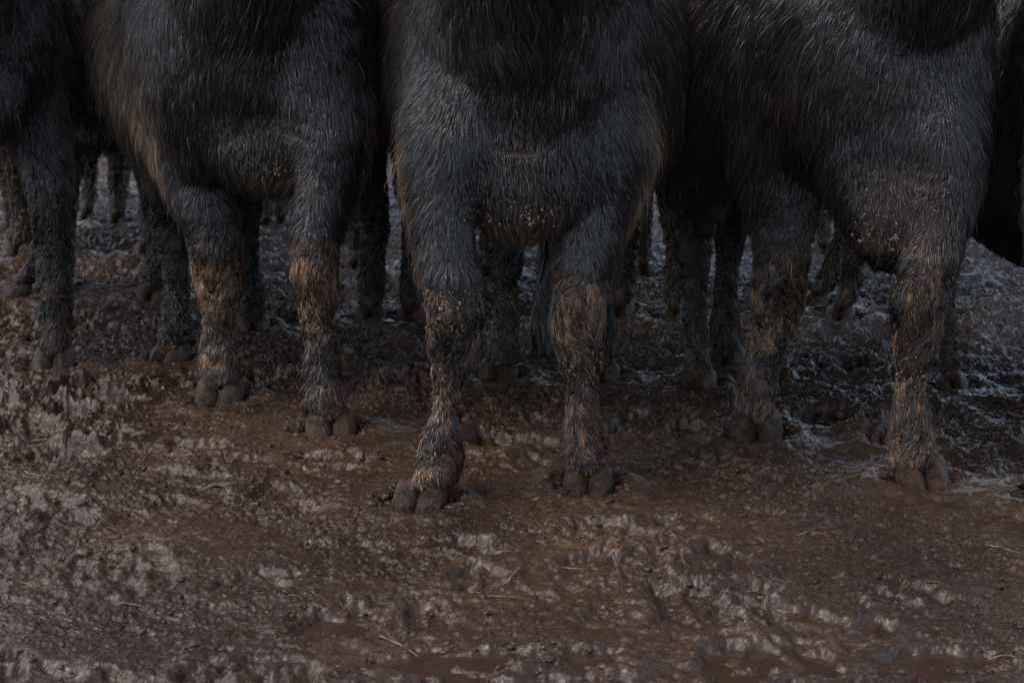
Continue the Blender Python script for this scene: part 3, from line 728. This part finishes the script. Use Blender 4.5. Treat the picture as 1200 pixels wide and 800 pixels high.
    hl = make_hair('leg_hair', P[ml], Nn[ml], Tn[ml], Ln[ml], tint[ml], rad[ml], lift=.52, material=M_WETHAIR, clump=.96, cell=.0115, curl=.0095, wav=.9, seed=idx * 3 + 2, **args)
    tag(hl, 'mud-clotted hair on the lower legs')
    cnt = nh
    # crumbs of dried mud caught in the hair
    if big:
        bcp = at(*an['brisket'][:3])
        w = area * (vis > 0) * np.exp(-((cen[:, 2] - bcp[2] + .022) / .020) ** 2) * np.exp(-(((cen - bcp) @ lat) / .060) ** 2) * sst(-.2, .5, noise3(cen * 40, 91))
        w /= w.sum(); pk = rng.choice(nt_, 150, p=w)
        w2 = area * (vis > -.1) * (cen[:, 2] < .46) * (cen[:, 2] > .03) * sst(.1, .5, noise3(cen * 7, 77)); w2 /= w2.sum()
        pk2 = rng.choice(nt_, 700, p=w2)
        pk = np.concatenate((pk, pk2)); lift_ = np.where(np.arange(len(pk)) < 150, .014, .009)
        Cc = cen[pk] + fn[pk] * lift_[:, None]; sz = .0005 + .0022 * rng.random(len(pk)) ** 2.5
        V, Fx = lumps(Cc, sz, 1.8, idx + 90, .5)
        o = mesh_np('mud_crumbs', V, Fx, M_CRUST, parent=body, loc=base); o['kind'] = 'stuff'
    # tail
    if an['tail']:
        tp = np.array([at(*p) for p in an['tail']]); ts = Soup()
        ts.tube(tp, [.026, .02, .016, .013, .009, .004], [.026, .02, .016, .013, .009, .004], (1, 0, 0), k=12)
        tl = mesh_np('tail', np.vstack(ts.V), [np.vstack(ts.Q), np.vstack(ts.T)], M_SKIN, parent=body, loc=base)
        m = 3500; u = np.sort(rng.random(m)) * 4.8
        Pt = np.stack([np.interp(u, np.arange(6), tp[:, a]) for a in range(3)], 1)
        an_ = rng.random(m) * 6.283; Nt = np.stack((np.cos(an_), np.sin(an_), np.zeros(m)), 1)
        Tt = np.tile((0, 0, -1.0), (m, 1)); Pt = Pt + Nt * .012
        make_hair('tail_hair', Pt, Nt, Tt, np.where(u > 2, .11, .04) * (.6 + .6 * rng.random(m)), np.full(m, .04), np.full(m, .0006), tl, base, lift=.12, clump=.5, cell=.02, curl=.006, seed=99)
    return cnt
tot = 0
for i, an in enumerate(HERD):
    c = build(an, i); tot += c; print('animal', i, c, round(time.time() - T0, 1))
print('hairs', tot)

# ---------------------------------------------------------------- straw and twigs
def stalk(name, material, x, y, length, yaw, r, bend, label, cat, group=None, zoff=.002, flat=.5):
    k = 7; t = np.linspace(-.5, .5, k); c, q = math.cos(yaw), math.sin(yaw)
    X = x + (t * length) * c - bend * (t * t) * length * q; Y = y + (t * length) * q + bend * (t * t) * length * c
    h = hz(X, Y); h = np.maximum(h, np.convolve(np.pad(h, 1, 'edge'), np.ones(3) / 3, 'valid')); z = h * .5 + h.max() * .5 + zoff - .5 * r
    z = np.maximum(h - r * .6, z - .25 * length * t * t)
    P = np.stack((X - x, Y - y, z - z.mean()), 1)
    s = Soup(); s.tube(P, np.linspace(r, r * .55, k), np.linspace(r, r * .55, k) * flat, (-q, c, 0), k=7)
    o = mesh_np(name, np.vstack(s.V), [np.vstack(s.Q), np.vstack(s.T)], material); o.location = (x, y, z.mean())
    return tag(o, label, cat, group)
def st_px(px, py, **kw):
    g = ground(px, py); return dict(x=g[0], y=g[1], **kw)
stalk('straw_stalk', M_STRAW, length=.045, yaw=.5, r=.0028, bend=.1, label='pale straw bit standing out brightly, tilted, on bare mud below the mud-kneed buffalo', cat='straw', **st_px(944, 634))
stalk('straw_stalk', M_STRAW, length=.05, yaw=-.1, r=.003, bend=.1, label='flat yellow straw scrap in the open mud below the tilted pale straw bit', cat='straw', **st_px(903, 704))
stalk('straw_stalk', M_STRAW, length=.06, yaw=.1, r=.003, bend=.2, label='tan straw piece at the end of the long thin twig, in scuffed mud', cat='straw', **st_px(258, 573))
stalk('twig', M_TWIG, length=.20, yaw=.35, r=.0022, bend=.25, label='long thin brown twig lying level in scuffed mud before the shaggy buffalo', cat='twig', **st_px(285, 570))
stalk('twig', M_TWIG, length=.16, yaw=-.85, r=.0028, bend=.2, label='thin muddy twig slanting in the wet slurry at the bottom', cat='twig', **st_px(458, 745))
stalk('twig', M_TWIG, length=.14, yaw=-.25, r=.0022, bend=.1, label='short dark twig pressed in the mud below the central hooves', cat='twig', **st_px(680, 667))
stalk('twig', M_TWIG, length=.08, yaw=1.25, r=.0026, bend=.1, label='small reddish twig sticking up steeply from a mud ledge', cat='twig', zoff=.01, **st_px(605, 682))
stalk('straw_stalk', M_STRAW, length=.07, yaw=.15, r=.0042, bend=.3, label='frayed tan straw wad on the mud ledge beside the small upright twig', cat='straw', **st_px(585, 700))
stalk('straw_stalk', M_STRAW, length=.06, yaw=.0, r=.004, bend=.2, label='broken tan straw wad in wet slurry near the bottom edge', cat='straw', **st_px(608, 760))
SR = np.random.default_rng(4)
spots = [(10, 628), (22, 520), (55, 517), (110, 538), (158, 568), (128, 616), (172, 630), (196, 630), (100, 674), (180, 668), (225, 598), (330, 535), (355, 540), (400, 540), (150, 708), (345, 698), (456, 702), (250, 640), (480, 566), (30, 690), (780, 640), (788, 645), (850, 560), (1000, 700), (1090, 690), (1180, 640), (1150, 780), (1175, 765), (745, 705), (330, 742), (560, 690), (115, 330), (130, 345), (150, 320), (100, 300), (120, 355), (330, 290), (345, 300), (325, 340), (140, 300), (330, 250), (310, 690), (700, 600), (960, 640), (870, 690), (500, 640), (60, 600), (40, 560)]
for (px, py) in spots:
    g = ground(px + SR.normal() * 3, py + SR.normal() * 2)
    stalk('straw_stalk', M_STRAW if SR.random() < .5 else M_TWIG, g[0], g[1], .02 + .045 * SR.random() ** 1.5, SR.random() * 3.14 * .5 - .6, .0009 + .0013 * SR.random(), SR.normal() * .3,
          'short tan scrap of straw pressed into the brown mud', 'straw', 'straw scraps in the mud', zoff=.001)
print('done', time.time() - T0)
